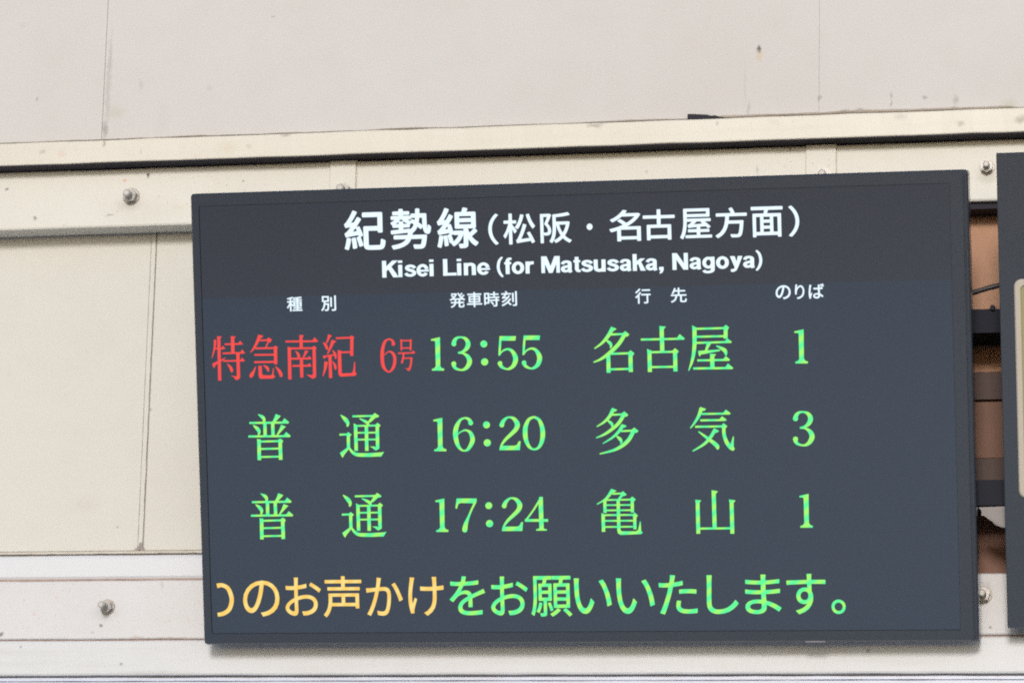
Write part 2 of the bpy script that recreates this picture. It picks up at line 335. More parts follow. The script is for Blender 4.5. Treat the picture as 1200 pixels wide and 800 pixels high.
# ------------------------------------------------------------------ things fixed to the wall
def rail(z0, z1, label, screws):
    t = empty('mounting_rail', label, 'rail', (.67, .02, z0), 'steel rails behind the signs')
    part('channel', M_rail, t, (-1.22, 1.15, -.070, -.066, 0, z1 - z0), (-1.22, 1.15, -.0662, .025, z1 - z0 - .004, z1 - z0), (-1.22, 1.15, -.0662, .025, 0, .004), bev=.0006)
    for dx in screws:
        bm = bmesh.new(); ngon_prism(bm, dx, z1 - z0 + .001, .0048, -.076, -.0695, 6, .3, .0008); done(bm, 'screw', M_black, t)
    return t
zr = at(1150, 362, -.05).z; zr2 = at(1150, 390, -.05).z
t = rail(zr2, zr, 'dark steel rail just below the black cable in the gap between the signs', ((at(1163, 361, -.06).x - .67),))
zr = at(1150, 562, -.05).z; zr2 = at(1150, 592, -.05).z
rail(zr2, zr, 'dark steel rail directly above the torn paper in the gap between the signs', ())
cp = [at(px, py, yy) for px, py, yy in ((1090, 354, -.02), (1110, 350, -.03), (1128, 347, -.03), (1145, 341.5, -.03), (1158, 337.5, -.03), (1172, 334, -.03), (1200, 330, -.02))]
tag(tube(cp, .0042, 'power_cable', M_cab), 'black cable running from the departure board to the sign on the right edge', 'cable')
# torn paper
pts = [(1147, 594), (1178, 593), (1178, 618), (1174, 617.5), (1170, 616), (1166, 614.5), (1163, 611), (1159, 608.5), (1156, 606), (1153, 604), (1150, 604), (1150.5, 599)]
bm = bmesh.new(); fr = []; bk = []
for p in pts:
    q = at(p[0], p[1], -.060); fr.append(bm.verts.new((q.x, -.060 + rnd.uniform(-.002, .001), q.z))); bk.append(bm.verts.new((q.x, -.0575, q.z)))
bm.faces.new(fr); bm.faces.new(bk[::-1])
for i in range(len(pts)): bm.faces.new((fr[i], fr[(i + 1) % len(pts)], bk[(i + 1) % len(pts)], bk[i]))
tag(done(bm, 'torn_paper', M_paper), 'torn pale paper scrap hanging below the lower rail in front of brown timber', 'paper scrap')
# black stub lying on the ledge, left behind by an old seal
bm = bmesh.new(); prev = None
prof = [(806, 135.2, 141.8), (812, 135.2, 141.6), (822, 135.6, 141.2), (829, 136.0, 141.0), (833, 137.2, 140.8), (838, 136.6, 140.6), (842, 138.0, 140.4), (849, 138.9, 140.0)]
for px, y0, y1 in prof:
    a = at(px, y0, -.030); b = at(px, y1, -.030); z0 = 3.2610; zt = z0 + (a.z - b.z)
    cur = [bm.verts.new((a.x, -.033, z0)), bm.verts.new((a.x, -.033, zt - .001)), bm.verts.new((a.x, -.030, zt)), bm.verts.new((a.x, -.022, zt)), bm.verts.new((a.x, -.022, z0))]
    if prev:
        for j in range(5): bm.faces.new((prev[j], prev[(j + 1) % 5], cur[(j + 1) % 5], cur[j]))
    else: bm.faces.new(cur)
    prev = cur
bm.faces.new(prev[::-1])
tag(done(bm, 'rubber_scrap', M_black), 'small black rubber scrap lying on the cream ledge above the departure board', 'rubber scrap')

# ------------------------------------------------------------------ signs
def rrect(x0, x1, y0, y1, r, seg=6):
    out = []
    for cx, cy, a0 in ((x1 - r, y1 - r, 0), (x0 + r, y1 - r, 90), (x0 + r, y0 + r, 180), (x1 - r, y0 + r, 270)):
        for i in range(seg + 1):
            a = R(a0 + 90 * i / seg); out.append((cx + r * math.cos(a), cy + r * math.sin(a)))
    return out
def loops(bm, ls, cap0=True, cap1=True):
    rs = [[bm.verts.new((x, y, z)) for x, y in l] for l, z in ls]
    for a, b in zip(rs, rs[1:]):
        n = len(a)
        for i in range(n): bm.faces.new((a[i], a[(i + 1) % n], b[(i + 1) % n], b[i]))
    if cap0: bm.faces.new(rs[0][::-1])
    if cap1: bm.faces.new(rs[-1])
W2, H2 = .62 * KB, .7235 / 2 * KB
board = empty('departure_board', 'wide black display board of train departures with white, red, green and amber lettering', 'departure board', BC, None, B.to_euler())
def sign_case(root, x0, x1, y0, y1, depth, bez):
    """housing and bezel; bez = (left, right, bottom, top) widths"""
    r = .0060
    bm = bmesh.new()
    b = .0025
    loops(bm, [(rrect(x0 + b, x1 - b, y0 + b, y1 - b, r), -depth), (rrect(x0, x1, y0, y1, r), -depth + b), (rrect(x0, x1, y0, y1, r), -.0055), (rrect(x0 + .0012, x1 - .0012, y0 + .0012, y1 - .0012, r), -.0042)])
    done(bm, 'housing', M_case, root)
    s = .008; bl, br, bb, bt = bez; g = .0012
    o0 = (x0 + .0016, x1 - s, y0 + .0016, y1 - .0016)
    bm = bmesh.new()
    I = (x0 + bl, x1 - br, y0 + bb, y1 - bt)
    loops(bm, [(rrect(*o0, r * .7), -.0041), (rrect(*o0, r * .7), -.0008), (rrect(o0[0] + .0008, o0[1] - .0008, o0[2] + .0008, o0[3] - .0008, r * .7), 0),
               (rrect(*I, .0015), 0), (rrect(*I, .0015), -.0030)], False, False)
    done(bm, 'bezel', M_case, root)
    bm = bmesh.new()
    loops(bm, [(rrect(x1 - s + .0022, x1 - .0022, y0 + .004, y1 - .004, .0012), -.0041), (rrect(x1 - s + .0028, x1 - .0028, y0 + .0046, y1 - .0046, .0012), -.0024)], False, True)
    done(bm, 'edge_strip', M_case, root)
    return I
I = sign_case(board, -W2, W2, -H2, H2, .040, (.0145, .0285, .018, .0205))
# display glass, split at the header line in its picture
yh = uv(700, 338)[1]
bm = bmesh.new()
g = .0007
def quad(bm, x0, x1, y0, y1, z, mi):
    f = bm.faces.new([bm.verts.new(c) for c in ((x0, y0, z), (x1, y0, z), (x1, y1, z), (x0, y1, z))]); f.material_index = mi
quad(bm, I[0] + g, I[1] - g, I[2] + g, yh, -.0016, 1); quad(bm, I[0] + g, I[1] - g, yh, I[3] - g, -.0016, 0)
for a, b, c, d in ((I[0] + g, I[1] - g, I[2] + g, I[2] + g), (I[0] + g, I[1] - g, I[3] - g, I[3] - g)):
    f = bm.faces.new([bm.verts.new(q) for q in ((a, c, -.0016), (b, c, -.0016), (b, c, -.004), (a, c, -.004))]); f.material_index = 0
for x in (I[0] + g, I[1] - g):
    f = bm.faces.new([bm.verts.new(q) for q in ((x, I[2] + g, -.0016), (x, I[3] - g, -.0016), (x, I[3] - g, -.004), (x, I[2] + g, -.004))]); f.material_index = 0
me = bpy.data.meshes.new('screen'); bm.to_mesh(me); bm.free(); me.materials.append(M_head); me.materials.append(M_tab)
screen = link('screen', me, None, board)
# faint label stuck on the lower edge
a = uv(944, 751)[0]; b = uv(967, 751)[0]
M_lab = mat('grey_label', (.16, .16, .19), .6)
part('edge_label', M_lab, board, (a, b, -H2 - .0004, -H2 + .0022, -.0035, .0004))
# arms that carry the board on the two rails
for ax in (-.42, .42):
    for ay in (.10, -.175):
        part('bracket_arm', M_rail, board, (ax - .02, ax + .02, ay - .02, ay + .02, -.115 if ay > 0 else -.06, -.0395))

ZT = -.0012
# --- brush lettering: strokes given on a 60 x 60 pixel tile of the photo magnified 13.333 times
class Ink:
    def __init__(s, ox, oy, sx=1, sy=1, dx=0, dy=0, k=13.3333): s.o = (ox, oy); s.sc = (sx, sy); s.d = (dx, dy); s.k = k
    def m(s, x, y):
        return uv(s.o[0] + (x * s.sc[0] + s.d[0]) / s.k, s.o[1] + (y * s.sc[1] + s.d[1]) / s.k)
def ribbon(pts, per=6):
    n = len(pts); out = []
    if n == 2: out = [pts[0], pts[1]]
    else:
        P = [pts[0]] + list(pts) + [pts[-1]]
        for i in range(1, n):
            for k in range(per):
                t = k / per; p0, p1, p2, p3 = P[i - 1], P[i], P[i + 1], P[i + 2]
                out.append(tuple(.5 * ((2 * b) + (-a + c) * t + (2 * a - 5 * b + 4 * c - d) * t * t + (-a + 3 * b - 3 * c + d) * t ** 3) for a, b, c, d in zip(p0, p1, p2, p3)))
        out.append(pts[-1])
    L_, R_ = [], []
    for i, (x, y, w_) in enumerate(out):
        a = out[max(0, i - 1)]; b = out[min(len(out) - 1, i + 1)]; dx, dy = b[0] - a[0], b[1] - a[1]; l = math.hypot(dx, dy) or 1
        nx, ny = -dy / l * w_ / 2, dx / l * w_ / 2; L_.append((x + nx, y + ny)); R_.append((x - nx, y - ny))
    return L_, R_
def write(name, m, items, parent=None, fat=0):
    for it in items: write1(name, m, [it], parent, fat)
def write1(name, m, items, parent=None, fat=0):
    """items: (Ink, strokes). Strokes: ('P', pts) polygon, ('R', pts) swelling stroke, ('H', x0,y0,x1,y1,t), ('V', ...), ('D', x,y,r) dot"""
    bm = bmesh.new(); z = ZT
    for ink, ss in items:
        for s in ss:
            z += .000012
            def V(p): q = ink.m(*p); return bm.verts.new((q[0], q[1], z))
            if s[0] == 'P': bm.faces.new([V(p) for p in s[1]])
            elif s[0] == 'D': bm.faces.new([V((s[1] + s[3] * math.cos(k * math.pi / 12), s[2] + s[3] * math.sin(k * math.pi / 12))) for k in range(24)])
            elif s[0] in 'HV':
                _, x0, y0, x1, y1, t_ = s; t_ += fat
                if s[0] == 'H': pp = [(x0, y0 - t_ / 2), (x1, y1 - t_ / 2), (x1, y1 + t_ / 2), (x0, y0 + t_ / 2)]
                else: pp = [(x0 - t_ / 2, y0), (x0 + t_ / 2, y0), (x1 + t_ / 2, y1), (x1 - t_ / 2, y1)]
                bm.faces.new([V(p) for p in pp])
            else:
                A, Bv = ribbon([(x, y, w_ + fat) for x, y, w_ in s[1]]); a = [V(p) for p in A]; b = [V(p) for p in Bv]
                for i in range(len(a) - 1): bm.faces.new((a[i], a[i + 1], b[i + 1], b[i]))
    bmesh.ops.triangulate(bm, faces=[f for f in bm.faces if len(f.verts) > 4])
    for f in bm.faces:
        f.normal_update()
        if f.normal.z < 0: f.normal_flip()
    return done2(bm, name, m, parent or screen)
def done2(bm, name, m, parent):
    me = bpy.data.meshes.new(name); bm.to_mesh(me); bm.free(); return link(name, me, m, parent)

TOKU = [('V', 215, 85, 230, 770, 48), ('P', [(185, 80), (262, 82), (238, 115), (192, 110)]), ('R', [(158, 135, 38), (150, 260, 30), (108, 420, 8)]), ('H', 150, 271, 300, 270, 22),
        ('P', [(245, 275), (278, 228), (322, 275)]), ('P', [(115, 505), (320, 410), (322, 420), (240, 480), (165, 530), (142, 580), (120, 540)]), ('V', 430, 85, 437, 340, 52),
        ('P', [(400, 78), (478, 80), (462, 110), (408, 110)]), ('H', 308, 204, 560, 198, 24), ('P', [(510, 208), (548, 150), (598, 205)]), ('H', 275, 345, 600, 338, 24), ('P', [(545, 345), (580, 285), (632, 345)]),
        ('H', 285, 464, 600, 460, 24), ('P', [(540, 468), (580, 412), (627, 467)]), ('V', 515, 345, 524, 720, 50), ('P', [(400, 693), (495, 705), (500, 690), (548, 690), (545, 735), (505, 762), (475, 755), (455, 720)]),
        ('R', [(345, 505, 8), (395, 560, 40), (418, 610, 45), (414, 642, 16)])]
KYU = [('R', [(300, 65, 60), (255, 170, 42), (200, 270, 28), (150, 330, 10)]), ('P', [(280, 55), (350, 70), (325, 105), (285, 95)]), ('H', 300, 144, 440, 138, 24),
       ('P', [(405, 120), (440, 98), (485, 135), (465, 170), (435, 178), (400, 255), (378, 252), (418, 165)]), ('H', 225, 268, 530, 262, 26), ('V', 540, 240, 545, 515, 50), ('P', [(505, 250), (540, 225), (580, 252), (565, 275), (515, 275)]),
       ('H', 212, 370, 520, 366, 26), ('H', 208, 483, 520, 478, 28), ('R', [(232, 550, 8), (205, 620, 30), (168, 685, 58), (152, 722, 30)]), ('V', 300, 540, 305, 690, 52),
       ('P', [(277, 660), (333, 665), (345, 685), (470, 690), (490, 670), (505, 575), (515, 580), (512, 680), (540, 712), (500, 738), (310, 742), (285, 720)]), ('R', [(355, 530, 10), (415, 575, 42), (430, 630, 20)]),
       ('R', [(540, 548, 8), (600, 620, 45), (628, 680, 50), (622, 712, 28)])]
NAN = [('H', 110, 161, 600, 156, 26), ('P', [(520, 165), (565, 95), (625, 160)]), ('V', 353, 65, 357, 265, 48), ('P', [(328, 58), (400, 65), (375, 98), (330, 95)]), ('H', 180, 270, 540, 264, 26), ('V', 170, 250, 180, 752, 50),
       ('P', [(145, 238), (195, 262), (195, 290), (147, 290)]), ('V', 558, 250, 566, 700, 48), ('P', [(525, 258), (555, 228), (595, 255), (585, 285), (535, 285)]), ('P', [(438, 678), (530, 685), (545, 670), (590, 665), (588, 715), (540, 745), (510, 725)]),
       ('R', [(268, 308, 10), (308, 355, 38), (322, 410, 40)]), ('R', [(440, 310, 48), (415, 360, 32), (390, 412, 20)]), ('P', [(420, 298), (472, 312), (450, 335), (425, 330)]), ('H', 200, 429, 510, 425, 26),
       ('P', [(455, 430), (482, 385), (520, 428)]), ('H', 220, 541, 510, 538, 26), ('P', [(450, 542), (480, 495), (522, 542)]), ('V', 360, 425, 367, 722, 48)]
KI = [('R', [(212, 60, 50), (190, 130, 30), (160, 190, 20)]), ('P', [(190, 48), (250, 68), (225, 95), (195, 85)]), ('R', [(110, 175, 8), (150, 215, 40), (180, 285, 30)]), ('R', [(270, 150, 55), (230, 250, 38), (180, 355, 14)]),
      ('P', [(250, 135), (320, 155), (295, 178), (260, 170)]), ('P', [(105, 385), (280, 358), (280, 380), (165, 402), (125, 432)]), ('R', [(258, 295, 8), (300, 360, 38), (310, 430, 20)]), ('V', 220, 380, 230, 730, 48),
      ('R', [(160, 475, 55), (145, 580, 38), (110, 700, 10)]), ('R', [(262, 470, 10), (300, 540, 38), (305, 600, 20)]), ('H', 312, 109, 560, 100, 26), ('V', 562, 95, 560, 385, 48), ('P', [(525, 95), (553, 65), (600, 92), (585, 120), (535, 120)]),
      ('H', 385, 330, 545, 325, 24), ('V', 367, 300, 378, 670, 52), ('P', [(342, 290), (392, 318), (392, 340), (345, 335)]), ('P', [(352, 655), (405, 655), (420, 660), (560, 652), (582, 620), (600, 475), (612, 480), (615, 640), (640, 665), (615, 695), (390, 708), (362, 690)])]
SIX = [('D', 342, 200, 27), ('R', [(348, 205, 48), (330, 150, 35), (270, 125, 22), (205, 175, 40), (170, 330, 52), (185, 540, 50), (270, 635, 22), (345, 560, 44), (367, 430, 46), (335, 345, 38), (270, 318, 18), (200, 375, 12)])]
GOU = [('V', 465, 128, 470, 300, 24), ('V', 616, 128, 612, 300, 26), ('H', 465, 148, 620, 145, 20), ('H', 470, 263, 605, 262, 18), ('H', 415, 344, 670, 338, 20), ('P', [(620, 342), (655, 300), (690, 340)]),
       ('R', [(505, 345, 25), (495, 420, 25), (476, 500, 30)]), ('H', 495, 422, 640, 418, 18), ('R', [(625, 412, 30), (620, 500, 28), (597, 590, 32)]), ('P', [(530, 568), (570, 585), (605, 570), (602, 612), (575, 620)])]
FU = [('R', [(215, 72, 10), (280, 110, 50), (310, 150, 45), (305, 195, 34)]), ('P', [(490, 65), (570, 95), (545, 125), (485, 190), (438, 188), (468, 130)]), ('H', 80, 205, 690, 198, 32), ('P', [(585, 200), (628, 132), (700, 192), (690, 208)]),
      ('V', 322, 210, 327, 402, 52), ('V', 444, 210, 450, 402, 52), ('R', [(135, 238, 10), (200, 290, 55), (232, 340, 48), (222, 398, 20)]), ('P', [(575, 232), (650, 262), (620, 290), (520, 402), (500, 400), (550, 300)]),
      ('H', 65, 416, 715, 410, 32), ('P', [(605, 412), (655, 345), (725, 405), (715, 422)]), ('V', 230, 460, 236, 785, 56), ('P', [(200, 450), (255, 482), (250, 505), (202, 500)]), ('V', 560, 460, 570, 780, 56),
      ('P', [(525, 475), (560, 445), (608, 480), (595, 515), (535, 512)]), ('H', 250, 495, 540, 488, 30), ('H', 250, 611, 540, 604, 28), ('H', 255, 736, 545, 730, 28)]
TSU = [('R', [(65, 80, 12), (140, 150, 62), (178, 210, 50), (168, 262, 24)]), ('H', 250, 101, 590, 95, 30), ('P', [(560, 85), (600, 48), (668, 95), (655, 115), (610, 125), (540, 190), (495, 205), (500, 175), (545, 108)]),
       ('R', [(360, 135, 14), (440, 175, 42), (490, 210, 45), (487, 245, 28)]), ('V', 298, 235, 310, 640, 54), ('P', [(270, 210), (328, 242), (325, 265), (272, 260)]), ('V', 638, 240, 645, 600, 54), ('P', [(610, 235), (640, 200), (690, 240), (672, 268), (615, 264)]),
       ('P', [(520, 572), (600, 572), (618, 590), (672, 580), (668, 605), (620, 635), (590, 620), (570, 598)]), ('H', 320, 250, 620, 245, 28), ('H', 325, 358, 615, 355, 26), ('H', 325, 465, 615, 462, 26), ('V', 468, 245, 476, 640, 54),
       ('H', 48, 388, 170, 384, 30), ('P', [(155, 378), (185, 345), (238, 388), (215, 412), (160, 405)]), ('V', 186, 395, 190, 602, 50), ('P', [(168, 590), (205, 600), (125, 700), (100, 748), (80, 725), (55, 672)]),
       ('R', [(195, 585, 26), (245, 655, 42), (320, 698, 54), (480, 705, 58), (620, 699, 60), (690, 695, 62)]), ('P', [(670, 668), (745, 655), (702, 728), (660, 730)])]
MEI = [('P', [(345, 35), (432, 68), (405, 92), (370, 105), (330, 75)]), ('R', [(362, 72, 62), (300, 180, 58), (200, 295, 38), (85, 378, 18)]), ('H', 340, 158, 530, 151, 32), ('P', [(530, 135), (565, 102), (630, 155), (610, 185), (560, 198), (515, 172)]),
       ('R', [(555, 160, 60), (470, 300, 60), (330, 440, 58), (190, 540, 38), (70, 592, 18)]), ('R', [(262, 240, 14), (320, 285, 48), (345, 320, 42), (338, 372, 24)]), ('V', 302, 470, 308, 755, 62), ('H', 320, 460, 640, 450, 32), ('H', 335, 701, 630, 695, 32),
       ('V', 648, 450, 655, 742, 64), ('P', [(613, 440), (650, 403), (710, 450), (690, 488), (620, 482)])]
KO = [('V', 388, 60, 400, 450, 66), ('P', [(355, 52), (455, 62), (422, 104), (360, 100)]), ('H', 65, 264, 740, 250, 32), ('P', [(620, 250), (672, 178), (750, 245), (738, 267)]), ('V', 198, 430, 206, 770, 64), ('P', [(162, 408), (235, 446), (230, 475), (165, 470)]),
      ('V', 598, 430, 606, 760, 64), ('P', [(558, 437), (598, 398), (656, 445), (635, 482), (565, 477)]), ('H', 225, 461, 570, 454, 32), ('H', 230, 694, 575, 688, 32)]
YA = [('R', [(155, 75, 66), (157, 300, 64), (145, 470, 56), (112, 620, 42), (65, 750, 14)]), ('P', [(118, 42), (190, 78), (188, 110), (122, 105)]), ('H', 180, 96, 620, 85, 32), ('V', 643, 60, 643, 250, 62), ('P', [(608, 74), (645, 32), (697, 75), (675, 112), (615, 108)]),
      ('H', 185, 220, 620, 210, 32), ('H', 185, 316, 730, 300, 32), ('P', [(620, 300), (668, 246), (738, 300), (725, 318)]), ('P', [(350, 315), (420, 315), (352, 438), (318, 440)]),
      ('P', [(212, 440), (550, 418), (560, 440), (330, 485), (258, 495), (238, 530), (222, 500)]), ('R', [(495, 360, 14), (560, 390, 42), (625, 430, 60), (645, 470, 50), (648, 515, 18)]), ('V', 432, 490, 437, 705, 66), ('P', [(398, 483), (496, 492), (470, 522), (400, 525)]),
      ('H', 200, 589, 700, 580, 32), ('P', [(595, 580), (645, 520), (710, 575), (700, 596)]), ('H', 135, 714, 750, 708, 34), ('P', [(630, 706), (680, 636), (764, 708), (745, 724)])]
TA = [('P', [(335, 48), (415, 80), (395, 102), (360, 112), (320, 85)]), ('R', [(350, 78, 58), (290, 190, 50), (200, 278, 34), (95, 342, 16)]), ('H', 330, 158, 500, 152, 30), ('P', [(492, 130), (525, 103), (586, 155), (570, 182), (520, 192), (478, 165)]),
      ('R', [(515, 160, 58), (440, 285, 54), (330, 385, 48), (210, 465, 36), (85, 518, 16)]), ('R', [(262, 242, 14), (310, 280, 46), (336, 310, 40), (330, 345, 20)]), ('P', [(490, 302), (562, 328), (540, 354), (500, 362), (468, 335)]),
      ('R', [(498, 332, 55), (430, 430, 46), (330, 520, 32), (190, 606, 14)]), ('H', 475, 412, 650, 405, 30), ('P', [(645, 385), (682, 356), (746, 405), (728, 434), (680, 442), (638, 425)]), ('R', [(668, 415, 60), (600, 540, 60), (500, 635, 56), (360, 710, 40), (140, 768, 18)]),
      ('R', [(400, 487, 14), (452, 530, 48), (478, 565, 42), (472, 610, 20)])]
KE = [('P', [(218, 62), (310, 92), (290, 118), (240, 128), (200, 100)]), ('R', [(235, 92, 60), (195, 205, 50), (130, 310, 34), (65, 395, 16)]), ('H', 240, 171, 680, 165, 30), ('P', [(568, 165), (620, 103), (694, 160), (682, 180)]), ('H', 220, 271, 620, 265, 32), ('P', [(512, 265), (560, 206), (632, 262), (618, 281)]),
      ('H', 140, 371, 600, 365, 32), ('P', [(548, 355), (582, 313), (642, 360), (620, 392), (560, 397)]), ('R', [(586, 380, 54), (594, 500, 54), (632, 610, 60), (690, 690, 62), (735, 722, 50)]), ('P', [(690, 650), (733, 520), (745, 525), (742, 680), (760, 715), (735, 748), (690, 730)]),
      ('R', [(190, 445, 18), (260, 495, 32), (360, 570, 50), (445, 635, 62), (487, 680, 62), (492, 725, 28)]), ('P', [(435, 393), (514, 435), (490, 457), (460, 468), (412, 440)]), ('R', [(445, 428, 55), (375, 540, 50), (275, 645, 40), (100, 752, 18)])]
KAME = [('P', [(270, 58), (350, 88), (320, 115), (285, 125), (248, 95)]), ('R', [(280, 90, 55), (220, 178, 44), (150, 240, 28), (45, 300, 16)]), ('H', 285, 138, 430, 132, 28), ('P', [(415, 125), (455, 96), (510, 150), (490, 165), (450, 175), (390, 240), (365, 225), (415, 155)]),
        ('V', 167, 225, 172, 435, 50), ('V', 376, 225, 388, 720, 52), ('V', 595, 215, 600, 430, 50), ('P', [(560, 215), (598, 180), (652, 225), (625, 255), (570, 252)]), ('H', 185, 234, 575, 228, 26), ('H', 190, 314, 570, 311, 24), ('H', 190, 396, 575, 392, 26),
        ('V', 142, 460, 148, 730, 54), ('P', [(115, 436), (172, 462), (170, 480), (118, 478)]), ('V', 635, 465, 640, 690, 50), ('P', [(600, 465), (635, 428), (685, 478), (660, 512), (610, 502)]), ('H', 165, 470, 615, 466, 28), ('H', 170, 559, 610, 556, 26), ('H', 170, 655, 610, 650, 26),
        ('P', [(362, 700), (415, 700), (430, 722), (660, 722), (690, 700), (718, 565), (728, 568), (737, 715), (760, 742), (738, 766), (420, 778), (375, 755)])]
YAMA = [('V', 375, 90, 392, 680, 64), ('P', [(342, 80), (442, 98), (415, 132), (348, 128)]), ('V', 124, 240, 136, 760, 60), ('P', [(88, 230), (182, 240), (155, 277), (92, 270)]), ('V', 655, 235, 668, 760, 62), ('P', [(615, 226), (720, 240), (690, 277), (620, 270)]), ('H', 155, 680, 645, 675, 32)]
D1 = [('P', [(130, 215), (110, 200), (68, 203), (64, 178), (205, 146), (210, 595), (232, 628), (270, 638), (268, 668), (80, 668), (80, 642), (115, 632), (140, 600)])]
D3 = [('D', 422, 250, 38), ('R', [(418, 245, 68), (440, 190, 58), (480, 155, 38), (540, 148, 28), (605, 172, 50), (645, 240, 72), (625, 315, 66), (565, 370, 40), (488, 393, 28)]),
      ('R', [(488, 391, 26), (570, 400, 30), (640, 450, 62), (668, 525, 76), (640, 600, 66), (590, 645, 46), (530, 658, 28), (450, 632, 44), (418, 580, 64)]), ('D', 422, 562, 38)]
DC = [('D', 890, 252, 54), ('D', 903, 532, 56)]
D5 = [('P', [(203, 130), (460, 130), (450, 200), (232, 200), (222, 365), (222, 385), (205, 438), (185, 432), (190, 300)]), ('R', [(203, 432, 12), (245, 368, 24), (325, 333, 32), (400, 365, 52), (453, 470, 76), (430, 575, 66), (370, 632, 44), (310, 643, 28), (240, 612, 46), (208, 565, 62)]), ('D', 210, 555, 36)]
D6 = [('D', 685, 204, 38), ('R', [(685, 205, 64), (672, 168, 56), (640, 140, 42), (590, 128, 28), (520, 162, 42), (462, 270, 72), (448, 400, 76), (480, 540, 62), (530, 615, 38), (585, 638, 26), (650, 608, 50), (714, 480, 72), (688, 370, 58), (640, 328, 34), (590, 318, 26), (520, 350, 18), (488, 385, 14)])]
D2 = [('D', 238, 237, 37), ('R', [(236, 235, 70), (260, 180, 58), (310, 130, 36), (360, 115, 28), (430, 142, 55), (480, 220, 78), (460, 300, 68), (390, 375, 58), (300, 460, 46), (240, 540, 32), (215, 610, 26)]),
      ('P', [(200, 630), (205, 600), (240, 560), (440, 560), (475, 545), (505, 490), (532, 488), (520, 628)])]
D0 = [('R', [(740, 111, 34), (660, 152, 48), (612, 260, 68), (603, 370, 74), (620, 480, 66), (670, 580, 46), (745, 617, 30), (820, 580, 46), (867, 480, 66), (878, 365, 74), (862, 250, 66), (815, 152, 48), (738, 111, 34)])]
D7 = [('P', [(412, 130), (725, 130), (725, 170), (700, 206), (480, 200), (445, 212), (430, 240), (420, 285), (405, 292), (393, 275)]), ('R', [(706, 180, 36), (650, 295, 30), (600, 415, 36), (558, 520, 62), (542, 600, 80), (540, 630, 76)]), ('D', 540, 622, 38)]
D4 = [('P', [(770, 105), (825, 105), (840, 595), (860, 608), (890, 610), (888, 632), (722, 632), (722, 608), (755, 605), (772, 590), (758, 190)]), ('R', [(795, 122, 34), (680, 310, 28), (556, 478, 28)]), ('H', 545, 472, 908, 472, 42)]

# --- sans lettering taken from the built-in face and fitted to its place
def glyphs(name, m, items, w=.02, parent=None):
    """w: added stroke weight (share of the em); each sign is its own object, thickened by laying shifted copies over each other"""
    for s, x0, x1, y0, y1 in items:
        cu = bpy.data.curves.new('tmp', 'FONT'); cu.body = s; cu.resolution_u = 5
        ob = bpy.data.objects.new('tmp', cu); C.objects.link(ob)
        bpy.context.view_layer.update(); dg = bpy.context.evaluated_depsgraph_get()
        me = bpy.data.meshes.new_from_object(ob.evaluated_get(dg))
        vx = [v.co.x for v in me.vertices]; vy = [v.co.y for v in me.vertices]
        a0, a1, b0, b1 = min(vx) - w, max(vx) + w, min(vy) - w, max(vy) + w
        cx = (x0 + x1) / 2; cy = (y0 + y1) / 2
        u0 = uv(x0, cy)[0]; u1 = uv(x1, cy)[0]; v1 = uv(cx, y0)[1]; v0 = uv(cx, y1)[1]
        verts, faces = [], []
        dirs = [(0, 0)] + [(math.cos(k * math.pi / 4), math.sin(k * math.pi / 4)) for k in range(8)]
        for k, (dx, dy) in enumerate(dirs):
            n0 = len(verts); z = ZT + k * .00002
            for v in me.vertices:
                verts.append((u0 + (v.co.x + dx * w - a0) / (a1 - a0) * (u1 - u0), v0 + (v.co.y + dy * w - b0) / (b1 - b0) * (v1 - v0), z))
            faces += [[i + n0 for i in p.vertices] for p in me.polygons]
        bpy.data.objects.remove(ob); bpy.data.curves.remove(cu); bpy.data.meshes.remove(me)
        me = bpy.data.meshes.new(name); me.from_pydata(verts, [], faces); me.update()
        link(name, me, m, parent or screen)

glyphs('title_character', G_white, [('紀', 403, 451.3, 246.3, 293), ('勢', 457.5, 505, 244.5, 292), ('線', 511.8, 560.3, 243.2, 291)], .019)
glyphs('title_character', G_white, [('（', 572, 583.8, 250.5, 287), ('松', 589.5, 627, 250, 286.2), ('阪', 633, 669.5, 249, 284.8), ('・', 687.3, 694.2, 262, 269.5),
        ('名', 713.7, 750.7, 246, 282.7), ('古', 753.3, 790.7, 245.3, 281.3), ('屋', 796.5, 834, 244.3, 280), ('方', 838, 875.2, 243, 278.7), ('面', 880, 917.3, 242, 277.7), ('）', 924, 936.5, 240.8, 277.3)], .013)
# bold grotesque letters: centre lines on a cap height of 100, stroke 19
SW = 19.5
def arc(cx, cy, rx, ry, a0, a1, n=12, w=SW): return [(cx + rx * math.cos(R(a0 + (a1 - a0) * i / n)), cy - ry * math.sin(R(a0 + (a1 - a0) * i / n)), w) for i in range(n + 1)]
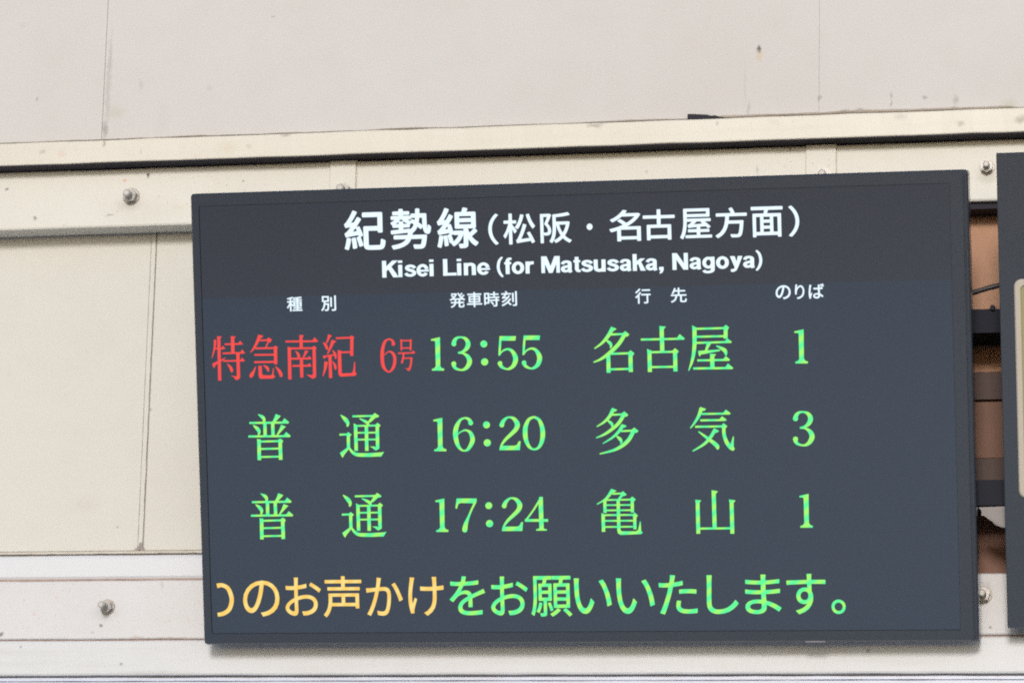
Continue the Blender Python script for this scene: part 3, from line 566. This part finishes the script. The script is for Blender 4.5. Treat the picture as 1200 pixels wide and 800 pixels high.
# y runs down: 0 = cap height, 100 = baseline; x height at 27
LET = {
 'K': (74, [('V', 10, 0, 10, 100, 21), ('P', [(48, 0), (74, 0), (34, 46), (20, 62), (20, 34)]), ('P', [(26, 46), (42, 34), (76, 100), (51, 100)])]),
 'L': (62, [('V', 10, 0, 10, 100, 21), ('H', 0, 91, 60, 91, 18)]),
 'M': (88, [('V', 9, 0, 9, 100, 18), ('V', 77, 0, 77, 100, 18), ('P', [(0, 0), (25, 0), (47, 72), (47, 100), (35, 100), (10, 24)]), ('P', [(61, 0), (86, 0), (76, 24), (51, 100), (39, 100), (39, 72)])]),
 'N': (77, [('V', 10, 0, 10, 100, 20), ('V', 62, 0, 62, 100, 20), ('P', [(0, 0), (22, 0), (72, 100), (50, 100)])]),
 'i': (30, [('V', 10, 27, 10, 100, 20), ('H', 0, 8, 20, 8, 16)]),
 'n': (61, [('V', 10, 27, 10, 100, 20), ('R', [(12, 52, 14), (18, 39, 18), (32, 35, 19), (43, 42, 20), (45, 58, 20), (45, 100, 20)])]),
 'u': (61, [('V', 45, 27, 45, 100, 20), ('R', [(43, 76, 14), (37, 88, 18), (24, 92, 19), (12, 85, 20), (10, 70, 20), (10, 27, 20)])]),
 'r': (41, [('V', 10, 27, 10, 100, 20), ('R', [(12, 60, 14), (16, 44, 18), (26, 36, 19), (39, 36, 19)])]),
 's': (56, [('R', [(47, 49, 18), (40, 39, 17), (26, 35, 17), (13, 40, 18), (11, 50, 19), (20, 58, 19), (34, 64, 19), (44, 73, 19), (42, 85, 18), (28, 92, 17), (12, 88, 17), (5, 78, 18)])]),
 'e': (58, [('R', arc(27, 63.5, 20, 29, 12, 325, 18, 18)), ('H', 12, 66, 55, 66, 13), ('P', [(38, 60), (56, 60), (56, 70), (38, 70)])]),
 'o': (62, [('R', arc(28, 63.5, 20, 29, 0, 360, 24, 19))]),
 'a': (59, [('R', [(9, 50, 18), (14, 39, 17), (27, 35, 17), (40, 40, 18), (42, 52, 19), (42, 86, 19), (46, 100, 18)]), ('R', [(42, 60, 14), (28, 64, 16), (13, 70, 18), (10, 81, 19), (17, 91, 17), (30, 90, 16), (41, 80, 14)])]),
 't': (35, [('R', [(15, 8, 19), (15, 60, 19), (15, 80, 19), (20, 91, 17), (32, 92, 16)]), ('H', 0, 34, 31, 34, 15)]),
 'f': (35, [('R', [(15, 100, 20), (15, 30, 20), (16, 16, 19), (22, 8, 16), (34, 8, 15)]), ('H', 0, 34, 32, 34, 15)]),
 'k': (58, [('V', 10, 0, 10, 100, 20), ('P', [(34, 27), (57, 27), (28, 57), (16, 68), (16, 46)]), ('P', [(24, 52), (37, 44), (59, 100), (36, 100)])]),
 'g': (62, [('R', arc(27, 62, 19, 27, 0, 360, 24, 18)), ('R', [(46, 27, 19), (46, 98, 19), (42, 112, 18), (28, 118, 16), (12, 116, 16), (5, 107, 17)])]),
 'y': (57, [('P', [(0, 27), (21, 27), (33, 74), (31, 100), (22, 100)]), ('P', [(35, 27), (56, 27), (36, 92), (28, 112), (16, 121), (3, 120), (3, 104), (14, 104), (22, 96), (26, 80)])]),
 ',': (27, [('P', [(2, 80), (22, 80), (22, 98), (16, 114), (4, 121), (4, 112), (10, 100), (2, 100)])]),
 '(': (36, [('R', [(27, -4, 11), (14, 16, 14), (8, 46, 15), (9, 72, 15), (16, 96, 14), (28, 116, 11)])]),
 ')': (32, [('R', [(2, -4, 11), (15, 16, 14), (21, 46, 15), (20, 72, 15), (13, 96, 14), (1, 116, 11)])]),
}
class Row:                                                       # a text row between two pixel points of the photo
    def __init__(s, x0, yb0, x1, yb1, cap, total): s.a = uv(x0, yb0); s.b = uv(x1, yb1); s.k = abs(uv(x0, yb0 - cap)[1] - s.a[1]) / 100; s.t = total; s.x = 0
    def m(s, x, y):
        f = (s.x + x) / s.t; return (s.a[0] + (s.b[0] - s.a[0]) * f, s.a[1] + (s.b[1] - s.a[1]) * f + (100 - y) * s.k)
for word, x0, y0, x1, y1, cap in (('Kisei', 447.8, 325.3, 508, 323.5, 19.6), ('Line', 519.2, 323.2, 571.8, 321.8, 19.6), ('(for', 582, 321.5, 623.3, 320.4, 19.3), ('Matsusaka,', 634.2, 320, 776, 316.6, 19.5), ('Nagoya)', 787.8, 316.3, 891.5, 313.6, 19.5)):
    tot = sum(LET[c][0] for c in word) - 11; x = 0
    for c in word:
        r_ = Row(x0, y0, x1, y1, cap, tot); r_.x = x; write1('title_letter', G_white, [(r_, LET[c][1])], fat=-1.8); x += LET[c][0]
glyphs('heading_character', G_white, [('種', 336, 354, 347.7, 364.7), ('別', 376, 393.5, 346.3, 364.3)], .012)
glyphs('heading_character', G_white, [('発', 526.8, 545, 343, 360.5), ('車', 547, 564.6, 342.3, 359.8), ('時', 567.2, 585, 341.8, 359.2), ('刻', 587.4, 605.6, 341, 358.6)], .012)
glyphs('heading_character', G_white, [('行', 744.2, 762.3, 338, 355.7), ('先', 785.8, 804.6, 337, 354.5)], .012)
glyphs('heading_character', G_white, [('の', 908.8, 926.5, 334.2, 350.6), ('り', 931.5, 942.5, 333.2, 350.4), ('ば', 947.5, 965.6, 332.3, 349.8)], .014)
I1 = lambda ox, oy, dx=0, dy=0, sx=1, sy=1: Ink(ox, oy, sx, sy, dx, dy)
write('type_character', G_red, [(I1(240, 388), TOKU), (I1(282, 388), KYU), (I1(326, 388), NAN), (I1(370, 388), KI)], fat=1)
write('type_character', G_red, [(I1(435, 388), SIX), (I1(435, 388), GOU)], fat=1)
write('time_character', G_green, [(I1(500, 384), D1), (I1(500, 384), D3), (I1(500, 384), DC), (I1(570, 384), D5), (I1(570, 384, 376, -10), D5)])
write('destination_character', G_green, [(I1(690, 380), MEI), (I1(746, 378), KO), (I1(802, 378), YA)])
write('platform_number', G_green, [(I1(910, 380, 210, -72, 1.03, 1.02), D1)])
write('type_character', G_green, [(I1(286, 480), FU), (I1(394, 480), TSU)])
write('time_character', G_green, [(I1(500, 480, 36, -22), D1), (I1(500, 480), D6), (I1(500, 480, 42, -17), DC), (I1(570, 480), D2), (I1(570, 480), D0)])
write('destination_character', G_green, [(I1(692, 474), TA), (I1(804, 472), KE)])
write('platform_number', G_green, [(I1(910, 474, -148, -37, 1.05, 1.02), D3)])
write('type_character', G_green, [(I1(289, 572.7), FU), (I1(396.8, 573.6), TSU)])
write('time_character', G_green, [(I1(504, 574, 14, -16), D1), (I1(504, 574), D7), (I1(504, 574, 24, -10), DC), (I1(574, 574, -15, 9), D2), (I1(574, 574), D4)])
write('destination_character', G_green, [(I1(696, 568), KAME), (I1(808, 568), YAMA)])
write('platform_number', G_green, [(I1(910, 570, 288, -36, 1.03, 1.01), D1)])
RI = [('R', [(168, 217, 66), (240, 207, 56), (320, 250, 58), (366, 350, 60), (374, 440, 60), (340, 545, 60), (262, 605, 58), (178, 622, 54)])]
write('message_character', G_amber, [(Ink(240, 668, k=12), RI)])
glyphs('message_character', G_amber, [('の', 284.6, 327.3, 679.8, 722), ('お', 334, 376, 676.3, 721), ('声', 378.7, 423.7, 674.7, 722.8), ('か', 429, 471.8, 676.3, 721), ('け', 478.3, 519.8, 675.6, 721)], .006)
glyphs('message_character', G_green, [('を', 526.6, 568.4, 674.7, 720.4), ('お', 575, 618.6, 675, 720.6), ('願', 622, 670, 674.4, 722), ('い', 672.6, 716.5, 677, 718.8), ('い', 722, 767, 677, 718.8), ('た', 772, 817, 673.3, 719.5),
        ('し', 828, 865.2, 673.4, 719), ('ま', 873, 915.4, 672.8, 719), ('す', 921.8, 967.6, 672, 719.2), ('。', 974.3, 991, 702, 719)], .008)

# --- the neighbouring sign, cut by the right edge of the picture
px0 = at(1166, 179, -.3)
nb = empty('cabinet_sign', 'dark cabinet sign with a rounded cream frame, hanging beside the departure board', 'sign', BC + Vector((0, 0, 0)), None, B.to_euler())
a0 = uv(1166.5, 300); t1 = uv(1180, 179)[1]; b1 = uv(1185, 735.5)[1]
xL = uv(1174, 457)[0]; xR = xL + .9
nb.location = BC + B @ Vector(((xL + xR) / 2, 0, 0))
Wn = .45
bm = bmesh.new(); r = .0015; b = .0012
loops(bm, [(rrect(-Wn, Wn, b1, t1, r), -.045), (rrect(-Wn, Wn, b1, t1, r), -.001), (rrect(-Wn + b, Wn - b, b1 + b, t1 - b, r), 0)])
done(bm, 'cabinet', M_case, nb)
fx = uv(1191.5, 460)[0] - (xL + xR) / 2 ; ft = uv(1196, 327)[1]; fb = uv(1199, 583)[1]
bm = bmesh.new(); r = .012; k = .0095
loops(bm, [(rrect(fx, Wn - .03, fb, ft, r), -.0005), (rrect(fx, Wn - .03, fb, ft, r), .002), (rrect(fx + .002, Wn - .032, fb + .002, ft - .002, r), .004), (rrect(fx + k, Wn - .03 - k, fb + k, ft - k, r * .6), .004), (rrect(fx + k, Wn - .03 - k, fb + k, ft - k, r * .6), .001)], False, False)
done(bm, 'cream_frame', M_cream, nb)
bm = bmesh.new(); loops(bm, [(rrect(fx + k, Wn - .03 - k, fb + k, ft - k, r * .6), .0012)], False, True); done(bm, 'olive_panel', M_olive, nb)
for ax in (-.3, .3):
    for ay in (.10, -.175): part('bracket_arm', M_rail, nb, (ax - .02, ax + .02, ay - .02, ay + .02, -.115 if ay > 0 else -.06, -.0445))
